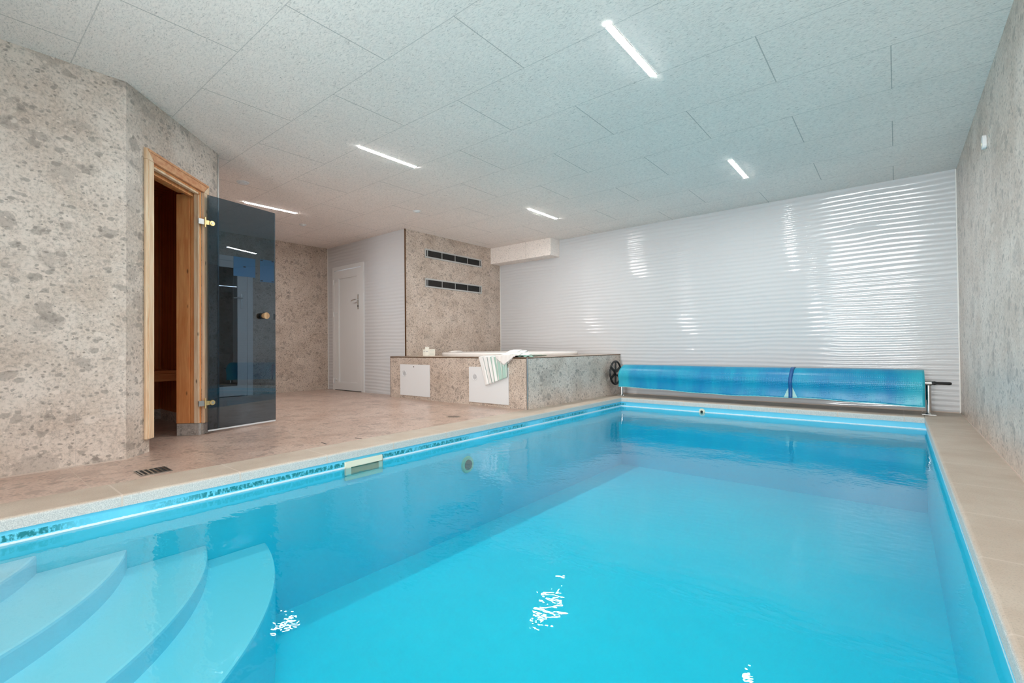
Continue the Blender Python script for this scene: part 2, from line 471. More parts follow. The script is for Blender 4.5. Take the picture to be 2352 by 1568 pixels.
def tag(o, label, cat, group=None, kind=None):
    o['label'] = label; o['category'] = cat
    if group: o['group'] = group
    if kind: o['kind'] = kind
    return o
def TS(p):      # (s along sauna front, n outward, z) -> world
    q = A + D45*p.x + N45*p.y
    return Vector((q.x, q.y, p.z))

# ================================================================ SETTING
ST = 'structure'
# deck floor as one slab with the pool cut out
f = MB()
for (x0, x1, y0, y1) in ((XF-.1, -3.24, Y0, YB), (-3.24, XR, -.0, 0)):
    if y1 > y0: f.box(x0, x1, y0, y1, -.06, 0)
f.box(-3.24, XR, Y0, PY0-.29, -.06, 0)
f.build('floor', FLOORM, kind=ST, origin=(0, 0, 0))
# coping, one rounded slab line per side
def coping(name, pts, joint_axis):
    m = MB(); nose = .016
    (x0, x1, y0, y1, side) = pts
    # profile: rounded nose towards the pool
    prof = []
    if side in 'LR':
        xi = x1 if side == 'L' else x0; sg = 1 if side == 'L' else -1; xo = x0 if side == 'L' else x1
        prof = [(xo, -.057), (xo, 0.0)]
        for k in range(7):
            t = math.pi/2*k/6; prof.append((xi - sg*nose + sg*nose*math.sin(t), -nose + nose*math.cos(t)))
        prof.append((xi, -.057))
        v = [Vector((px, y, pz)) for y in (y0, y1) for px, pz in prof]
    else:
        yi = y0 if side == 'F' else y1; sg = -1 if side == 'F' else 1; yo = y1 if side == 'F' else y0
        prof = [(yo, -.057), (yo, 0.0)]
        for k in range(7):
            t = math.pi/2*k/6; prof.append((yi - sg*nose + sg*nose*math.sin(t), -nose + nose*math.cos(t)))
        prof.append((yi, -.057))
        v = [Vector((x, py, pz)) for x in (x0, x1) for py, pz in prof]
    n = len(prof)
    m._add(v, [tuple(range(n)), tuple(range(n, 2*n))[::-1]] + [(i, (i+1) % n, n+(i+1) % n, n+i) for i in range(n)])
    uv = (lambda p: (p.x, p.y)) if side in 'LR' else (lambda p: (p.y, p.x))
    o = m.build(name, COPM, kind=ST, uv=uv, origin=(0, 0, 0))
    for i, poly in enumerate(o.data.polygons): poly.use_smooth = False
    return o
coping('trim_1', (-3.24, PX0, PY0-.29, YB, 'L'), 'y')
coping('trim_2', (PX1, XR, PY0-.29, YB, 'R'), 'y')
coping('trim_3', (PX0, PX1, PY1, YB, 'F'), 'x')
coping('trim_4', (PX0, PX1, PY0-.29, PY0, 'N'), 'x')
# basin (walls and floor of the pool)
bx0, bx1, by0, by1, bz = PX0-.012, PX1+.012, PY0-.012, PY1+.012, -.92
m = MB()
m.box(bx0-.1, bx0, by0-.1, by1+.1, bz-.1, -.0575).box(bx1, bx1+.1, by0-.1, by1+.1, bz-.1, -.0575)
m.box(bx0, bx1, by0-.1, by0, bz-.1, -.0575).box(bx0, bx1, by1, by1+.1, bz-.1, -.0575).box(bx0, bx1, by0, by1, bz-.1, bz)
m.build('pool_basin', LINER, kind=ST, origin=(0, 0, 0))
# ceiling
MB().box(XF-.1, XR+.1, Y0-.1, YB+.1, H, H+.1).build('ceiling', CEIL, kind=ST, origin=(0, 0, 0))
MB().box(XC+.001, -4.298, 6.273, YB-.001, 2.19, H-.001).build('trim_5', CEIL, kind=ST)
# walls
MB().box(XR, XR+.12, Y0-.1, YB+.12, -.3, H).build('wall_right', WALLM, kind=ST, origin=(0, 0, 0))
MB().box(XC-.0, XR, YB, YB+.12, -.3, H).build('wall_back', WAVE, kind=ST, origin=(0, 0, 0))
MB().box(XC-.12, XC, YD+.001, YB, 0, H).build('wall_chimney', WALLF, kind=ST, origin=(0, 0, 0))
d1 = (-7.56, -6.655, 2.09)      # opening of the white door
m = MB(); m.box(XF, d1[0], YD, YD+.12, 0, H).box(d1[1], XC-.001, YD, YD+.12, 0, H).box(d1[0], d1[1], YD, YD+.12, d1[2], H)
m.build('wall_alcove', WAVE, kind=ST, origin=(0, 0, 0))
d2 = (2.10, 3.11, 2.11)         # opening of the glazed door in the far left wall
m = MB(); m.box(XF-.12, XF, 1.3, d2[0], 0, H).box(XF-.12, XF, d2[1], YD+.12, 0, H).box(XF-.12, XF, d2[0], d2[1], d2[2], H)
m.build('wall_left_rear', WALLF, kind=ST, origin=(0, 0, 0))
MB().box(XL-.12, XL, Y0, A.y-.06, 0, H).prism([(XL-.12, A.y-.06), (XL, A.y-.06), (XL, A.y), (XL-.12, A.y-.04)], 0, H).build('wall_left', WALLM, kind=ST, origin=(0, 0, 0))
m = MB()
TH = .16
m.box(0, .229, -TH, 0, 0, H, TS).box(.887, SL, -TH, 0, 0, H, TS).box(.229, .887, -TH, 0, 2.045, H, TS)
m.build('wall_sauna_front', WALLM, kind=ST, origin=(0, 0, 0))
MB().box(XF, CX-.06, CY-.10, CY, 0, H).build('wall_sauna_side', WALLF, kind=ST, origin=(0, 0, 0))
# wall behind the camera with the patio window
wx0, wx1, wz1 = -1.42, .44, 2.2
m = MB(); m.box(XL-.12, wx0, Y0-.12, Y0, 0, H).box(wx1, XR, Y0-.12, Y0, 0, H).box(wx0, wx1, Y0-.12, Y0, wz1, H)
m.build('wall_front', WALLM, kind=ST, origin=(0, 0, 0))
w = thing('window_1', None, None, ((wx0+wx1)/2, Y0, 0), kind=ST)
m = MB(); y0, y1 = Y0-.09, Y0-.03; c = (wx0+wx1)/2
m.box(wx0, wx0+.07, y0, y1, .0, wz1).box(wx1-.07, wx1, y0, y1, 0, wz1).box(c-.04, c+.04, y0, y1, .06, wz1-.06)
m.box(wx0+.07, wx1-.07, y0, y1, 0, .06).box(wx0+.07, wx1-.07, y0, y1, wz1-.06, wz1)
m.build('window_frame', WHITE, w)
MB().box(wx0+.07, c-.04, Y0-.065, Y0-.055, .06, wz1-.06).build('pane', CLEAR, w)
MB().box(c+.04, wx1-.07, Y0-.065, Y0-.055, .06, wz1-.06).build('pane', CLEAR, w)
# sauna inside
SX, SY0, SY1 = -5.93, -.62, CY-.115
m = MB(); m.box(SX-.015, SX, SY0, SY1, .1, 2.3).build('wall_sauna_back', PANEL, kind=ST, origin=(0, 0, 0))
MB().box(SX, CX-.16, SY1, SY1+.014, .1, 2.3).build('wall_sauna_right', PANEL, kind=ST, origin=(0, 0, 0))
MB().box(SX, XL-.14, SY0-.015, SY0, .1, 2.3).build('wall_sauna_left', PANEL, kind=ST, origin=(0, 0, 0))
MB().box(XL-.136, XL-.122, SY0, A.y-.10, .1, 2.3).build('wall_sauna_near', PANEL, kind=ST, origin=(0, 0, 0))
m = MB(); m.box(.0, .215, -TH-.014, -TH-.001, .1, 2.3, TS).box(.90, SL-.10, -TH-.014, -TH-.001, .1, 2.3, TS).box(.215, .90, -TH-.014, -TH-.001, 2.05, 2.3, TS)
m.build('wall_sauna_door_side', PANEL, kind=ST, origin=(0, 0, 0))
MB().prism([(SX-.015, SY0-.015), (XL-.122, SY0-.015), (XL-.122, A.y-.10), (CX-.13, SY1+.014), (SX-.015, SY1+.014)], 2.3, 2.32).build('ceiling_sauna', PANEL, kind=ST, origin=(0, 0, 0))
MB().box(SX-.015, SX+.006, SY0, SY1, 0, .1).build('baseboard_back', DARKTILE, kind=ST)
MB().box(SX+.006, CX-.17, SY1-.006, SY1+.014, 0, .1).build('baseboard_right', WALLF, kind=ST)
# thin trims
e = .004
MB().box(XC-.004, XC+.012, YD-.012, YD+.002, ZS, H-.002).build('trim_6', BRONZE, kind=ST)
MB().box(XR-.010, XR-.0005, YB-.008, YB-.0005, .0, H-.002).build('trim_7', TRIMW, kind=ST)
MB().box(XF+.0005, XF+.012, YD-.010, YD-.0005, 0.001, H-.002).build('trim_8', TRIMW, kind=ST)
MB().box(XC+.0005, XC+.010, YB-.010, YB-.0005, ZS+.001, 2.189).build('trim_9', TRIMW, kind=ST)
MB().box(XS+.01, XR-.012, YB-.007, YB-.0005, .0, .010).build('trim_10', GROUT, kind=ST)
MB().box(XR-.006, XR-.0005, Y0, YB-.01, .0, .007).build('trim_11', GROUT, kind=ST)
MB().box(XL+.0005, XL+.006, Y0, A.y, .0, .007).build('trim_12', GROUT, kind=ST)
MB().box(CX-.002, CX+.008, CY-.004, CY+.008, .001, H-.01).build('trim_13', STEEL, kind=ST)

# ================================================================ WATER, POOL FITTINGS
o = MB().box(bx0-.03, bx1+.03, by0-.03, by1+.03, bz-.03, ZW).build('pool_water', WATER, origin=(0, 0, 0))
tag(o, 'clear turquoise water filling the indoor pool, gently rippled', 'water', kind='stuff')
# curved corner steps
st = thing('pool_steps', 'curved underwater entry steps in the near left corner of the pool', 'pool steps', (bx0, by0, bz))
cx, cy = -3.35, -.75
prev = None
for R_, zt in ((1.11, -.192), (1.41, -.272), (1.743, -.366), (2.05, -.452)):
    pts = []
    t0 = math.asin(min(1, (bx0-cx)/R_))        # angle from +y
    pts.append((bx0+.001, by0+.001))
    arc = []
    for k in range(49):
        t = t0 + (math.pi*.75-t0)*k/48
        x, y = cx+R_*math.sin(t), cy+R_*math.cos(t)
        if y < by0+.001: break
        arc.append((x, y))
    yl = by0+.001
    xe = cx+math.sqrt(max(0, R_*R_-(yl-cy)**2))
    pts = [(bx0+.001, by0+.001)] + [(xe, yl)] + arc[::-1]
    s_ = MB().prism(pts, bz+.001, zt)
    s_.build('step', STEPM, st, bevel=.012)
# skimmer on the left pool wall
sk = thing('pool_skimmer', 'ivory rectangular skimmer mouth at the waterline of the left pool wall', 'skimmer', (bx0, 1.94, -.18))
m = MB(); X = bx0
for a in ((1.79, 2.092, -.116, -.076), (1.79, 2.092, -.205, -.172), (1.79, 1.835, -.172, -.116), (2.062, 2.092, -.172, -.116)):
    m.box(X+.0005, X+.016, *a)
m.build('frame', IVORY, sk, bevel=.003)
MB().box(X+.0005, X+.004, 1.835, 2.062, -.172, -.116).build('flap', plain('weir_flap', sr(120, 138, 112), .5), sk)
# return inlets
def inlet(cx_, cy_, cz, axis, label):
    t = thing('return_inlet', label, 'pool inlet', (cx_, cy_, cz))
    d = Vector(axis); p = Vector((cx_, cy_, cz))
    MB().cyl(p+d*.0005, p+d*.012, .038, .032, 32).build('collar', IVORY, t, smooth=True)
    MB().cyl(p+d*.0125, p+d*.016, .015, .015, 24).build('nozzle', BLACK, t, smooth=True)
inlet(-1.877, by1, -.112, (0, -1, 0), 'round ivory return inlet with black nozzle just under the far pool edge')
t = thing('return_inlet', 'round submerged return inlet with green centre on the left pool wall', 'pool inlet', (bx0, 2.99, -.32))
p = Vector((bx0, 2.99, -.33))
MB().cyl(p+Vector((.0005, 0, 0)), p+Vector((.014, 0, 0)), .075, .066, 32).build('collar', plain('submerged_ring', sr(200, 225, 195), .4), t, smooth=True)
MB().cyl(p+Vector((.0145, 0, 0)), p+Vector((.018, 0, 0)), .045, .045, 32).build('nozzle', plain('submerged_nozzle', sr(40, 120, 120), .4), t, smooth=True)

# ================================================================ FLOOR DRAINS
g = thing('floor_drain', 'rectangular steel slotted floor drain beside the pool coping near the sauna', 'floor drain', (-3.37, .81, 0))
gx0, gx1, gy0, gy1 = -3.455, -3.30, .735, .885
MB().box(gx0, gx1, gy0, gy1, .0005, .0015).build('tray', DARK, g)
m = MB(); m.box(gx0, gx0+.006, gy0, gy1, .0016, .004).box(gx1-.006, gx1, gy0, gy1, .0016, .004)
m.box(gx0+.006, gx1-.006, gy0, gy0+.005, .0016, .004).box(gx0+.006, gx1-.006, gy1-.005, gy1, .0016, .004)
m.build('frame', STEEL, g)
for k in range(6):
    y = gy0+.017+k*.0232
    MB().box(gx0+.007, gx1-.007, y-.0045, y+.0045, .002, .004).build('bar', STEEL, g)
def slot(x0_, y0_, x1_, y1_, label):
    a, b_ = Vector((x0_, y0_, 0)), Vector((x1_, y1_, 0)); d = (b_-a).normalized(); n = Vector((-d.y, d.x, 0))*.004
    m = MB(); m._add([q+Vector((0, 0, z)) for z in (.0005, .002) for q in (a-n, b_-n, b_+n, a+n)],
                     [(0, 3, 2, 1), (4, 5, 6, 7), (0, 1, 5, 4), (1, 2, 6, 5), (2, 3, 7, 6), (3, 0, 4, 7)])
    tag(m.build('joint_strip', GRILLE), label, 'floor strip')
slot(-3.376, 1.849, -3.286, 1.840, 'short dark strip in the deck tiles beside the coping, the one nearer the floor drain')
slot(-3.33, 2.106, -3.25, 2.112, 'short dark strip in the deck tiles beside the coping, the one nearer the hot tub')
g = thing('round_drain', 'small round floor drain in the deck tiles in front of the hot tub', 'floor drain', (-3.519, 3.358, 0))
MB().cyl((-3.519, 3.358, .0005), (-3.519, 3.358, .003), .075, seg=32).build('rim', plain('drain_rim', sr(176, 156, 142), .5), g)
for k in range(7):
    x = -3.519+(k-3)*.018; hw = math.sqrt(.06**2-(x+3.519)**2)
    MB().box(x-.003, x+.003, 3.358-hw, 3.358+hw, .0031, .004).build('bar', GRILLE, g)

# ================================================================ CEILING LAMPS, DISCS
lamp_pos = [(-1.2, 2.34, 'LED strip over the pool, the one nearest the camera'),
            (-3.6, 2.34, 'LED strip over the pool edge, left of the nearest strip'),
            (-6.0, 2.34, 'LED strip beyond the top of the smoked glass sauna door'),
            (-1.2, 4.78, 'LED strip nearest the right end of the white back wall'),
            (-3.6, 4.78, 'LED strip in front of the hot tub and the boxed-in ceiling corner'),
            (-1.2, -.10, 'LED strip added out of view behind the camera over the pool')]  # last strip is unseen, added for the light it gives
def lamp(x, y, label):
    t = thing('ceiling_light', 'glowing ' + label, 'ceiling light', (x, y+.305, H), 'LED strips in the ceiling')
    w_ = .019
    m = MB(); m.box(x-w_-.004, x-w_, y-.004, y+.614, H-.006, H-.0005).box(x+w_, x+w_+.004, y-.004, y+.614, H-.006, H-.0005)
    m.box(x-w_, x+w_, y-.004, y, H-.004, H-.0005).box(x-w_, x+w_, y+.610, y+.614, H-.004, H-.0005)
    m.build('frame', ALU, t)
    MB().box(x-w_, x+w_, y, y+.61, H-.007, H-.0005).build('diffuser', LED, t)
for a in lamp_pos: lamp(*a)
def disc(x, y, r, label):
    t = thing('ceiling_valve', label, 'air valve', (x, y, H-.02))
    MB().cyl((x, y, H-.0005), (x, y, H-.010), r, r*.9, 36).build('rim', WHITE, t, smooth=True)
    MB().cyl((x, y, H-.0105), (x, y, H-.018), r*.62, r*.55, 36).build('disc', WHITE, t, smooth=True)
disc(-5.309, 2.047, .062, 'round white air valve in the ceiling just past the sauna corner')
disc(-4.76, 3.916, .05, 'round white air valve in the ceiling above the hot tub front')
disc(-6.49, 3.29, .05, 'round white air valve in the ceiling in front of the white door')

# ================================================================ SENSOR ON RIGHT WALL
t = thing('wall_sensor', 'small rounded white sensor high on the right stone wall', 'sensor', (XR, 4.52, 2.03))
pts = [( .024*math.cos(a) if True else 0, .0) for a in (0,)]
m = MB(); poly = []
for k in range(24):
    a = 2*math.pi*k/24
    poly.append((4.52+.035*math.copysign(abs(math.cos(a))**.6, math.cos(a)), 2.073+.045*math.copysign(abs(math.sin(a))**.6, math.sin(a))))
m.prism(poly, 0, .022, lambda p: Vector((XR-.0005-p.z, p.x, p.y)))
m.build('housing', WHITE, t, bevel=.004)
MB().cyl((XR-.0228, 4.52, 2.06), (XR-.027, 4.52, 2.06), .012, .009, 20).build('lens', IVORY, t, smooth=True)

# ================================================================ SAUNA DOOR
d = thing('door_3', 'smoked glass sauna door standing open on a pine frame', 'door', tuple(TS(Vector((.95, .02, 0)))), kind=ST)
def casing(s0, s1, n0, n1, z0, z1, mt, name='casing', bev=.004):
    return MB().box(s0, s1, n0, n1, z0, z1, TS).build(name, mt, d, bevel=bev)
casing(.170, .247, .0005, .022, .095, 2.035, PINE)
casing(.890, .967, .0005, .022, .095, 2.035, PINE)
# profiled rib on the casings
casing(.182, .196, .0221, .027, .097, 2.03, PINE, 'moulding', .002)
casing(.940, .955, .0221, .027, .097, 2.03, PINE, 'moulding', .002)
m = MB(); m._add([TS(Vector(q)) for q in [(.170, n, 2.110) if False else (s_, n, z_) for n in (.0005, .022) for s_, z_ in ((.170, 2.112), (.247, 2.036), (.890, 2.036), (.967, 2.112))]],
                 [(0, 1, 2, 3), (7, 6, 5, 4), (0, 4, 5, 1), (1, 5, 6, 2), (2, 6, 7, 3), (3, 7, 4, 0)])
m.build('casing', PINEX, d, bevel=.003)
m = MB(); m._add([TS(Vector((s_, n, z_))) for n in (.0221, .027) for s_, z_ in ((.176, 2.104), (.186, 2.092), (.951, 2.092), (.961, 2.104))],
                 [(0, 1, 2, 3), (7, 6, 5, 4), (0, 4, 5, 1), (1, 5, 6, 2), (2, 6, 7, 3), (3, 7, 4, 0)])
m.build('moulding', PINEX, d)
# right corner pieces of casing reach the mitre
MB().prism([(.170, 2.036), (.246, 2.036), (.170, 2.111)], .0005, .022, lambda p: TS(Vector((p.x, p.z, p.y)))).build('casing', PINE, d)
MB().prism([(.891, 2.036), (.967, 2.036), (.967, 2.111)], .0005, .022, lambda p: TS(Vector((p.x, p.z, p.y)))).build('casing', PINE, d)
casing(.2295, .262, -TH-.02, -.0, .10, 2.005, JAMB, 'jamb')
casing(.855, .8865, -TH-.02, -.075, .10, 2.005, JAMB, 'jamb')
casing(.862, .8865, -.073, -.0, .10, 2.02, JAMB, 'jamb', .002)
casing(.850, .8615, -.040, -.002, .10, 2.005, PINE, 'door_stop', .002)
casing(.2295, .8865, -TH-.02, -.0, 2.021, 2.044, JAMB, 'jamb')
casing(.263, .8495, -.075, -.045, 1.985, 2.0205, JAMB, 'door_stop', .002)
casing(.263, .8495, -.030, -.002, 2.006, 2.0205, PINE, 'door_stop', .001)
# pale tile plinth under the right jamb
MB().box(.845, .8865, -TH-.01, -.001, .001, .098, TS).build('plinth', DARKTILE, d)
MB().box(.8868, .975, .0005, .012, .001, .094, TS).build('plinth', DARKTILE, d)
G0 = Vector((-4.49, 1.452, 0)); G1 = Vector((-4.62, 2.067, 0)); gd = (G1-G0).normalized(); gn = Vector((gd.y, -gd.x, 0))
GW = (G1-G0).length
def TG(p): return G0 + gd*p.x + gn*p.y + Vector((0, 0, p.z))
gl = MB().box(0, GW, -.004, .004, .035, 2.015, TG).build('glass_panel', TINT, d, label='smoked dark glass panel')
MB().box(.002, GW-.002, -.004, .004, .022, .0345, TG).build('bottom_seal', SEAL, d)
for z in (1.78, .262):
    h_ = MB().cyl(TG(Vector((.033, .0045, z))), TG(Vector((.033, .014, z))), .024, .021, 28).build('hinge', BRASS, d, smooth=True)
    MB().cyl(TG(Vector((.033, .0142, z))), TG(Vector((.033, .017, z))), .009, .009, 16).build('screw', STEEL, h_, smooth=True)
    MB().cyl(TG(Vector((-.022, .004, z-.042))), TG(Vector((-.022, .004, z+.042))), .008, .008, 16).build('pin', BRASS, h_, smooth=True)
    MB().box(-.022, .012, -.0, .0035, z-.018, z+.018, lambda p: TG(Vector((p.x, p.y+.0046, p.z)))).build('bracket', BRASS, h_)
    MB().box(-.075, -.030, -.004, .006, z-.022, z+.022, TG).build('leaf', STEEL, h_)
kz = 1.02
kb = MB().cyl(TG(Vector((.497, .0045, kz))), TG(Vector((.497, .020, kz))), .030, .030, 28).build('knob_base', BLACK, d, smooth=True)
MB().cyl(TG(Vector((.497, .0205, kz))), TG(Vector((.497, .062, kz))), .024, .030, 28).build('door_knob', wood('knob_wood', sr(150, 112, 78), sr(196, 160, 118)), d, smooth=True, label='round wooden knob')
MB().cyl(TG(Vector((.497, -.0045, kz))), TG(Vector((.497, -.045, kz))), .026, .028, 28).build('inner_knob', BLACK, d, smooth=True)
MB().box(GW-.012, GW+.004, -.010, -.0045, kz-.028, kz+.028, TG).build('catch', BLACK, d)

# ================================================================ SAUNA BENCH
b_ = thing('sauna_bench', 'slatted pine bench inside the sauna against its back wall', 'bench', (-5.65, .6, 0))
for k, (x0_, x1_) in enumerate(((-5.42, -5.33), (-5.53, -5.44), (-5.64, -5.55), (-5.75, -5.66), (-5.86, -5.77))):
    MB().box(x0_, x1_, SY0+.01, SY1-.01, .490, .515).build('slat', BENCHW, b_, bevel=.003)
MB().box(-5.375, -5.345, SY0+.01, SY1-.01, .415, .489).build('front_rail', BENCHW, b_, bevel=.003)
for y in (SY1-.09, .4, SY0+.1):
    MB().box(-5.86, -5.376, y-.02, y+.02, .440, .489).build('bearer', BENCHW, b_)
for y in (.42, SY0+.12):
    MB().box(-5.42, -5.377, y-.022, y+.022, .0, .439).build('leg', BENCHW, b_)

# ================================================================ WHITE DOOR (alcove)
d1t = thing('door_1', 'white panelled door in the wavy tiled alcove wall', 'door', (-7.1, YD, 0), kind=ST)
m = MB(); yf = YD-.018
m.box(-7.575, -7.512, yf, YD+.06, 0, 2.108).box(-6.715, -6.640, yf, YD+.06, 0, 2.108).box(-7.512, -6.715, yf, YD+.06, 2.045, 2.108)
m.build('door_frame', WHITE, d1t, bevel=.003)
m = MB(); L0, L1, P0, P1 = -7.509, -6.718, -7.395, -6.822
m.box(L0, P0, yf+.002, yf+.045, .012, 2.035).box(P1, L1, yf+.002, yf+.045, .012, 2.035)
m.box(P0, P1, yf+.002, yf+.045, .012, .130).box(P0, P1, yf+.002, yf+.045, 1.913, 2.035)
leaf = m.build('door_leaf', WHITE, d1t)
MB().box(P0, P1, yf+.020, yf+.035, .130, 1.913).build('panel', WHITEP, leaf)
m = MB(); m.box(P0, P0+.016, yf+.006, yf+.0195, .130, 1.913).box(P1-.016, P1, yf+.006, yf+.0195, .130, 1.913)
m.box(P0+.016, P1-.016, yf+.006, yf+.0195, .130, .146).box(P0+.016, P1-.016, yf+.006, yf+.0195, 1.897, 1.913)
m.build('bead', WHITE, leaf, bevel=.003)
MB().box(L0+.01, L1-.01, yf-.004, yf+.05, .0015, .010).build('threshold', GRILLE, d1t)
hnd = MB().box(-6.800, -6.768, yf-.010, yf+.0015, 1.345, 1.590).build('handle_plate', CHROME, d1t, bevel=.004)
m = MB(); m.cyl((-6.784, yf-.0105, 1.50), (-6.784, yf-.050, 1.50), .010, seg=16)
m.tube([(-6.784, yf-.046, 1.50), (-6.82, yf-.050, 1.502), (-6.88, yf-.050, 1.498), (-6.925, yf-.046, 1.486)], [.010, .010, .009, .008])
m.build('lever', CHROME, hnd, smooth=True)
MB().cyl((-6.784, yf-.0105, 1.40), (-6.784, yf-.016, 1.40), .011, seg=16).build('keyhole', GRILLE, hnd, smooth=True)
for z in (1.85, 1.30, .16):
    h_ = MB().cyl((-7.528, yf-.010, z-.045), (-7.528, yf-.010, z+.045), .010, seg=16).build('hinge', WHITE, d1t, smooth=True)
    MB().box(-7.518, -7.455, yf-.006, yf+.0015, z+.002, z+.022).build('hinge_arm', WHITE, h_, bevel=.002)
    MB().cyl((-7.45, yf+.0015, z+.02), (-7.45, yf-.012, z+.02), .013, seg=16).build('hinge_cap', WHITE, h_, smooth=True)

# ================================================================ GLAZED DOOR (far left wall, seen through the smoked glass)
d2t = thing('door_2', 'white framed door with dark glass pane in the far left wall', 'door', (XF, 2.6, 0), kind=ST)
xf = XF+.018
m = MB(); m.box(XF-.06, xf, 3.044, 3.124, 0, 2.118).box(XF-.06, xf, 2.09, 2.17, 0, 2.118).box(XF-.06, xf, 2.17, 3.044, 2.045, 2.118)
m.build('door_frame', WHITE, d2t, bevel=.003)
m = MB(); m.box(xf-.045, xf-.002, 2.905, 3.041, .012, 2.042).box(xf-.045, xf-.002, 2.173, 2.31, .012, 2.042)
m.box(xf-.045, xf-.002, 2.31, 2.905, .012, .157).box(xf-.045, xf-.002, 2.31, 2.905, 1.943, 2.042)
lf = m.build('door_leaf', WHITE, d2t)
MB().box(xf-.03, xf-.022, 2.31, 2.905, .157, 1.943).build('pane', DKGLASS, lf)
MB().box(XF-.115, XF-.075, 2.17, 3.044, .0, 2.045).build('dark_room', DARK, d2t)
hp = MB().box(xf-.0015, xf+.010, 2.945, 2.972, 1.33, 1.56).build('handle_plate', CHROME, d2t, bevel=.003)
MB().tube([(xf+.008, 2.958, 1.49), (xf+.05, 2.958, 1.49), (xf+.052, 2.90, 1.49), (xf+.050, 2.83, 1.485)], .009).build('lever', CHROME, hp, smooth=True)
o = thing('blue_notice', 'landscape blue notice sheet with a small dark mark over the glazed door corner', 'notice', (xf+.001, 3.0, 1.82), 'blue notices on the far left wall')
MB().box(xf+.0005, xf+.004, 2.847, 3.159, 1.825, 2.118).build('sheet', POSTER, o)
MB().box(xf+.0042, xf+.005, 2.985, 3.02, 1.965, 1.985).build('mark', DARK, o)
o = thing('blue_notice', 'upright blue notice sheet with four dark corner clips on the stone wall', 'notice', (XF+.001, 3.35, 1.77), 'blue notices on the far left wall')
MB().box(XF+.0008, XF+.004, 3.237, 3.455, 1.775, 2.128).build('sheet', POSTER, o)
for y in (3.26, 3.43):
    for z in (1.79, 2.113): MB().box(XF+.0042, XF+.006, y-.018, y+.018, z-.007, z+.007).build('clip', DARK, o)

# ================================================================ AIR GRILLES
def grille(z0, z1, label):
    y0_, y1_ = 4.752, 6.020
    t = thing('air_grille', label, 'air grille', (XC, (y0_+y1_)/2, z0), 'air grilles on the stone chimney')
    m = MB(); X = XC; fw = .022
    m.box(X+.0005, X+.014, y0_, y1_, z0, z0+fw).box(X+.0005, X+.014, y0_, y1_, z1-fw, z1)
    m.box(X+.0005, X+.014, y0_, y0_+fw, z0+fw, z1-fw).box(X+.0005, X+.014, y1_-fw, y1_, z0+fw, z1-fw)
    m.build('frame', ALU, t, bevel=.002)
    MB().box(X+.0005, X+.002, y0_+fw, y1_-fw, z0+fw, z1-fw).build('backing', DARK, t)
    m = MB(); k = 0; z = z0+fw+.004
    while z < z1-fw-.003:
        m.box(X+.003, X+.009, y0_+fw, y1_-fw, z, z+.0022); z += .0072
    m.build('fins', GRILLE, t)
    span = y1_-y0_-2*fw
    for q in (.022, .265, .5, .735, .978):
        y = y0_+fw+span*q
        MB().box(X+.0095, X+.013, y-.005, y+.005, z0+fw, z1-fw).build('divider', ALU, t)
grille(2.095, 2.235, 'long dark air grille, the upper of two on the stone chimney wall')
grille(1.640, 1.781, 'long dark air grille, the lower of two on the stone chimney wall')

# ================================================================ HOT TUB AND SURROUND
s_ = thing('tub_surround', 'stone tiled box enclosing the hot tub in the back left corner', 'tub surround', (-4.4, 5.3, 0))
TCX, TCY, TR = -4.42, 5.37, .90
def sup(r, n=72, e=2.5, rx=None):
    out = []
    for k in range(n):
        a = 2*math.pi*k/n; c_, s2 = math.cos(a), math.sin(a)
        out.append((TCX+(rx or r)*math.copysign(abs(c_)**(2/e), c_), TCY+r*math.copysign(abs(s2)**(2/e), s2)))
    return out
MB().box(XC-.136, XS, YS, YS+.03, 0, ZS-.012).build('front_panel', WALLF, s_)
MB().box(XS-.03, XS-.0005, YS+.031, YB-.002, 0, ZS-.012).build('side_panel', WALLM, s_)
MB().box(XC-.136, XC-.106, YS+.031, YD-.001, 0, ZS-.012).build('end_panel', WALLF, s_)
# top slab with a round cut-out
def top_slab():
    m = MB(); inner = sup(TR-.03)
    x0_, x1_, y0_, y1_ = XC+.001, XS, YS, YB-.001
    n = len(inner); outer = []
    for (x, y) in inner:
        dx, dy = x-TCX, y-TCY
        t = min(((x1_-TCX)/dx if dx > 1e-9 else 1e9), ((x0_-TCX)/dx if dx < -1e-9 else 1e9), ((y1_-TCY)/dy if dy > 1e-9 else 1e9), ((y0_-TCY)/dy if dy < -1e-9 else 1e9))
        outer.append((TCX+dx*t, TCY+dy*t))
    # pull the nearest outer points onto the true corners
    for c_ in ((x0_, y0_), (x1_, y0_), (x0_, y1_), (x1_, y1_)):
        i = min(range(n), key=lambda k: (outer[k][0]-c_[0])**2+(outer[k][1]-c_[1])**2); outer[i] = c_
    m.ring(outer, inner, ZS-.0115, ZS)
    m.box(XC-.136, XC+.0005, YS, YD-.001, ZS-.0115, ZS)
    return m
top_slab().build('top_slab', marble('tub_top_tile', sr(188, 168, 152), sr(205, 188, 172), sr(150, 132, 120), .3), s_)
m = MB(); m.box(XC-.137, XS+.001, YS-.003, YS-.0003, ZS-.014, ZS-.002).box(XC-.139, XC-.1365, YS-.003, YS+.0, .0, ZS-.002)
m.build('edge_trim', BRONZE, s_)
m = MB(); m.box(XS+.0003, XS+.003, YS-.003, YB-.002, ZS-.012, ZS-.004); m.build('edge_trim', BRONZE, s_)
m = MB(); m.box(XS-.006, XS+.004, YS-.005, YS-.0035, .001, ZS-.003).box(XS+.0032, XS+.005, YS-.0035, YS+.008, .001, ZS-.003); m.build('corner_trim', STEEL, s_)
